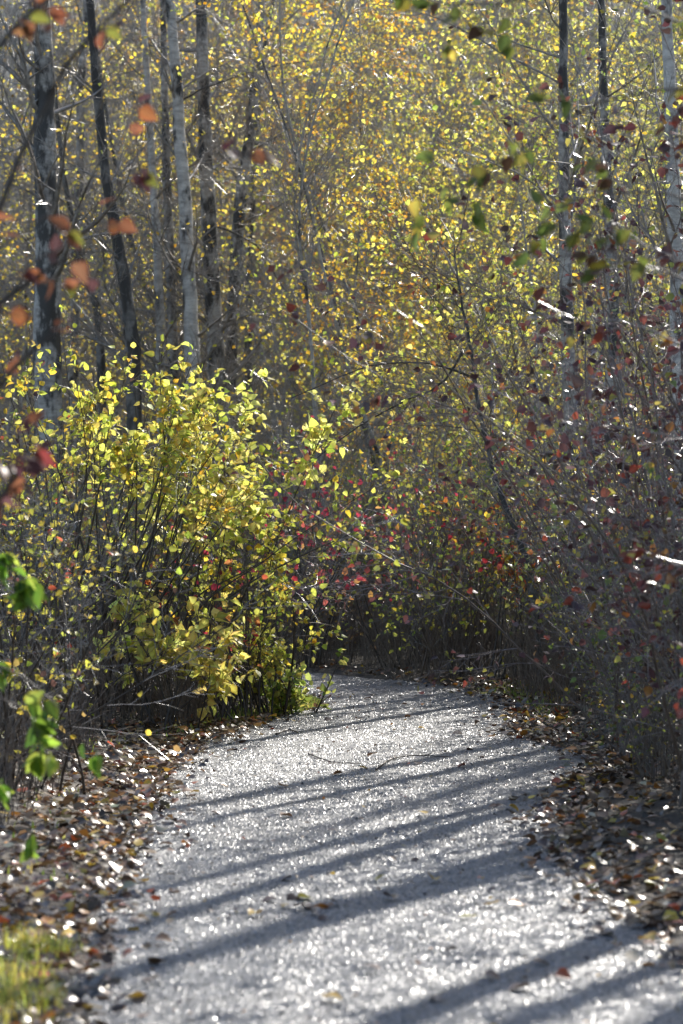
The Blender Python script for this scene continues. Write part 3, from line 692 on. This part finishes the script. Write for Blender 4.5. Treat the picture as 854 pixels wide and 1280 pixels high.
bough(504, 'overhanging_tree', 'slender tree leaning in from the right with blurred yellow-green leaves overhead', b, [
    [b, world(1230, 500, Y), world(1000, 150, Y), world(800, 10, Y), world(600, 10, Y), world(480, 0, Y)],
    [b, world(1200, 400, Y), world(960, 120, Y), world(760, 120, Y), world(640, 190, Y), world(540, 240, Y)],
    [b, world(1220, 520, Y), world(1000, 330, Y), world(840, 250, Y), world(700, 270, Y), world(630, 330, Y)],
    [b, world(1220, 600, Y), world(1020, 400, Y), world(880, 360, Y), world(800, 330, Y), world(740, 290, Y)],
    [b, world(1180, 300, Y), world(980, 20, Y), world(840, -80, Y), world(700, -40, Y), world(560, 40, Y)]], 'olive', 210, (.045, .08), n2=84, len2=(.12, .4))
Y = 11.5; b = (2.2, 11.8, gz(2.2, 11.8))
bough(505, 'maroon_shrub', 'nearest shrub on the right with blurred wine-red leaves on thin branches', b, [
    [b, world(1080, 700, Y), world(960, 520, Y), world(820, 420, Y), world(690, 400, Y)],
    [b, world(1080, 760, Y), world(980, 600, Y), world(860, 560, Y), world(700, 540, Y)],
    [b, world(1090, 600, Y), world(980, 350, Y), world(880, 200, Y), world(760, 120, Y)],
    [b, world(1090, 640, Y), world(970, 430, Y), world(880, 330, Y), world(780, 300, Y)],
    [b, world(1080, 820, Y), world(960, 730, Y), world(880, 700, Y), world(800, 720, Y)],
    [b, world(1100, 900, Y), world(1000, 840, Y), world(900, 830, Y), world(840, 870, Y)]], 'maroon', 260, (.04, .07), 'leaf_waxy', n2=130, len2=(.12, .5), twig='twig_red')

# ------------------------------------------------------------------ grass, dry stalks, fallen leaves and twigs
def blades(seed, name, label, centres, n, h, spread, pal, lean=.45, width=.006):
    g = np.random.default_rng(seed); c = np.array(centres)[g.integers(len(centres), size=n)]
    x = c[:, 0] + g.normal(0, spread, n) * (c[:, 2] if c.shape[1] > 2 else 1); y = c[:, 1] + g.normal(0, spread, n) * (c[:, 2] if c.shape[1] > 2 else 1)
    k = path_gap(x, y) > -.02; x, y = x[k], y[k]; n = len(x)
    z = ground_z(x, y)
    a = g.uniform(0, 6.28, n); d = np.stack([np.cos(a), np.sin(a), np.zeros(n)], 1); s = np.stack([-np.sin(a), np.cos(a), np.zeros(n)], 1)
    H = g.uniform(.4, 1, n)[:, None] * h; ln = g.uniform(.1, 1.3, n)[:, None] * lean; b = np.stack([x, y, z - .01], 1)
    up = np.array([[0, 0, 1.0]]); wv = width * g.uniform(.5, 1.2, n)[:, None]
    m = b + up * H * .6 + d * H * ln * .35; t = b + up * H * (1 - .35 * ln) + d * H * ln
    V = np.stack([b - s * wv, b + s * wv, m - s * wv * .8, m + s * wv * .8, t], 1)
    o = (np.arange(n) * 5)[:, None]
    T = np.concatenate([o + [[0, 1, 3]], o + [[0, 3, 2]], o + [[2, 3, 4]]])
    obj(name, add_mesh(name, V, tris=T, mat='grass', cols=np.repeat(pick(g, pal, n), 5, axis=0)), kind='stuff', label=label, cat='grass')
edge = []
for i in range(0, NP, 1):
    if 19.0 < LE[i, 1] < 23.2 and LE[i, 0] > -1: edge.append((LE[i, 0] - .10, LE[i, 1], 1))
blades(601, 'grass', 'short green and straw grass on the tip of the left verge', edge, 5200, .085, .10, 'grass')
blades(602, 'grass', 'bright yellow-green grass tuft at the left verge', [(-1.02, 8.95, 1), (-1.1, 9.35, 1.2), (-1.14, 8.6, 1.3), (-1.05, 9.9, .8)], 1300, .12, .1, 'lime', 1.0, .0026)
edge = [(RE[i, 0] + .12, RE[i, 1], 1) for i in range(NP) if 17.4 < RE[i, 1] < 23.8 and RE[i, 0] > .6]
blades(603, 'grass', 'thin short grass along the right verge before the bend', edge, 2600, .07, .14, 'grass')
edge = [(LE[i, 0] - .35, LE[i, 1], 1) for i in range(NP) if 8 < LE[i, 1] < 19]
blades(604, 'grass', 'sparse grass blades poking through the leaf litter', edge, 260, .08, .22, 'grass')
# dry upright stalks crowding under the bushes
def stalks(seed, label, boxes, n, h):
    g = np.random.default_rng(seed); bx = np.array(boxes)[g.integers(len(boxes), size=n)]
    x = g.uniform(bx[:, 0], bx[:, 1]); y = g.uniform(bx[:, 2], bx[:, 3]); k = path_gap(x, y) > .12; x, y = x[k], y[k]; n = len(x)
    P = march(g, np.stack([x, y, ground_z(x, y) - .03], 1), np.stack([g.normal(0, .2, n), g.normal(0, .2, n), np.ones(n)], 1), g.uniform(*h, n), 5, .09, 0, .0032, .001)
    b = twigs(g, *P, n * 2, .3, 1, .6, (.06, .25), 3, .1, 0, rf=.6, rmin=.0014, rtip=.0008)
    obj('dry_stalks', tube([P, b], 'dry_stalk', 3, 'dry_stalks'), kind='stuff', label=label, cat='stalks')
stalks(611, 'dry brown stalks standing under the yellow bushes', [(-2.3, -.35, 19.7, 21.8)], 1500, (.25, .75))
stalks(612, 'dry brown stalks fringing the outside of the bend', [(.2, 2.2, 24.6, 27.2), (-2.5, .6, 26.5, 29.5), (1.4, 2.3, 21, 25)], 2600, (.3, .95))
stalks(613, 'dry stalks under the right-hand thicket', [(1.7, 2.8, 13, 21)], 800, (.2, .6))
stalks(614, 'dry grey stalks along the left verge', [(-2.8, -1.55, 10, 19.5)], 1500, (.2, .7))

def scatter_litter(g, n, mode):
    if mode == 'left':
        y = g.uniform(6.5, 20.5, n); i = np.searchsorted(LE[:, 1], y).clip(0, NP - 1); x = LE[i, 0] + .08 - np.abs(g.normal(0, .55, n)) + .25 * (g.random(n) < .25) * g.random(n)
    elif mode == 'right':
        y = g.uniform(9.5, 24.5, n); i = np.searchsorted(RE[:, 1], y).clip(0, NP - 1); x = RE[i, 0] - .08 + np.abs(g.normal(0, .5, n)) - .25 * (g.random(n) < .25) * g.random(n)
    elif mode == 'far':
        u = g.integers(NP, size=n); u = u[(RE[u, 1] > 23) & (RE[u, 0] > -4)]; n = len(u); x = RE[u, 0] + .05 + np.abs(g.normal(0, .3, n)) * .8; y = RE[u, 1] + np.abs(g.normal(0, .3, n)) - .05
    elif mode == 'tip':
        u = g.integers(NP, size=n); u = u[(LE[u, 1] > 19) & (LE[u, 1] < 23.4)]; n = len(u); x = LE[u, 0] - np.abs(g.normal(0, .18, n)) + .08; y = LE[u, 1] + g.normal(0, .05, n)
    else:
        y = 7.5 + 17 * g.random(n) ** 1.2; u = g.random(n); i = np.searchsorted(LE[:, 1], y).clip(0, NP - 1); j = np.searchsorted(RE[:, 1], y).clip(0, NP - 1); x = LE[i, 0] * (1 - u) + RE[j, 0] * u
    gap = path_gap(x, y); z = np.where(gap > 0, ground_z(x, y), path_z(x, y))
    return np.stack([x, y, z], 1), gap
def lying(g, n, tilt=.28):
    a = g.uniform(0, 6.28, n); ax = np.stack([np.cos(a), np.sin(a), g.normal(0, tilt, n)], 1); ax = unit(ax)
    up = g.normal(0, tilt, (n, 3)); up[:, 2] = 1; side = unit(np.cross(up, ax)); return ax, side, np.cross(ax, side)
g = np.random.default_rng(620)
for mode, n, lab, sz in (('left', 5200, 'wet brown and orange leaf litter covering the left verge', (.035, .075)), ('right', 3600, 'brown and orange leaf litter along the right verge', (.035, .075)),
                         ('far', 2600, 'fallen leaves banked along the outside of the bend', (.035, .06)), ('tip', 500, 'fallen leaves on the grassy tip of the left verge', (.035, .06)), ('path', 700, 'small scraps of dead leaf scattered over the trail', (.012, .03))):
    p, gap = scatter_litter(g, n, mode); m = len(p); p[:, 2] += g.uniform(.006, .03, m)
    obj('leaf_litter', leaf_cloud(g, p, lying(g, m, .33), g.uniform(*sz, m), pick(g, 'litter', m, .3), 'mid', 'litter', 'leaf_litter'), kind='stuff', label=lab, cat='leaf litter')
# the fallen leaves one can pick out
FCOL = [('orange', (.55, .24, .04), 3), ('yellow', (.58, .40, .05), 3), ('rust-red', (.40, .10, .03), 2), ('tan', (.26, .15, .07), 3), ('dark brown', (.11, .065, .04), 4), ('yellow-green', (.40, .42, .08), 1)]
FW = np.array([c[2] for c in FCOL], float); FW /= FW.sum()
FSET = []
for nm, c, wt in FCOL:
    for shp in ('ovate', 'round'):
        for q in range(2): FSET.append((nm, shp, detailed_leaf(g, np.array(c) * g.uniform(.8, 1.15), 'litter', shp, .45)))
FLAB = {'left': 'on the litter of the left verge', 'right': 'on the litter of the right verge', 'path': 'alone on the gravel trail', 'heap': 'in the small heap of leaves on the trail'}
for mode, n in (('left', 110), ('right', 100), ('path', 75), ('heap', 14)):
    if mode == 'heap':
        n = 14; x = g.normal(-.17, .10, n); y = g.normal(11.05, .16, n); p = np.stack([x, y, path_z(x, y)], 1)
    else: p, gap = scatter_litter(g, n, mode)
    fr = lying(g, n, .25)
    for k in range(n):
        sz = g.uniform(.045, .08); ci = g.choice(len(FCOL), p=FW)
        if mode in ('path', 'heap') and g.random() < .4: ci = 4
        nm, shp, me = FSET[ci * 4 + g.integers(4)]
        lab = '%s fallen %s lying %s' % (nm, 'broad leaf' if shp == 'round' else 'pointed leaf', FLAB[mode])
        o = obj('fallen_leaf', me, None, None, lab, 'leaf', lab)
        m3 = Matrix((Vector(fr[0][k]), Vector(fr[1][k]), Vector(fr[2][k]))).transposed()
        o.matrix_local = Matrix.Translation(Vector(p[k]) + Vector((0, 0, .035 if mode in ('left', 'right') else .012))) @ m3.to_4x4() @ Matrix.Scale(sz, 4)
# twigs lying on the trail
def pt(x, y):
    d = FPX * CAM_H / (y - HOR); X = (x - 427) / FPX * d
    return np.array([X, d, float(path_z(np.array([X]), np.array([d]))[0]) + .008])
for pl, r, lab in (([(385, 948), (415, 958), (452, 960)], .005, 'crooked thin twig lying across the middle of the trail'),
                   ([(470, 968), (490, 953), (520, 950), (565, 951)], .006, 'long forked twig lying on the trail before the bend'),
                   ([(345, 922), (360, 917), (372, 920)], .008, 'short dark stick near the left edge of the trail'),
                   ([(700, 1076), (740, 1092)], .006, 'short stick on the gravel by the right litter')):
    P = smooth_poly([pt(*q) for q in pl], 10); c = P[0].copy()
    B = [((P - c)[None], np.linspace(r, r * .5, 10)[None])]; gg = np.random.default_rng(int(r * 1e5))
    o = obj('fallen_twig', tube(B + [twigs(gg, B[0][0], B[0][1], 3, .3, .8, .5, (.06, .14), 3, .05, 0, .7)], 'stem_dark', 5, 'fallen_twig'), None, None, lab, 'twig', None, c)
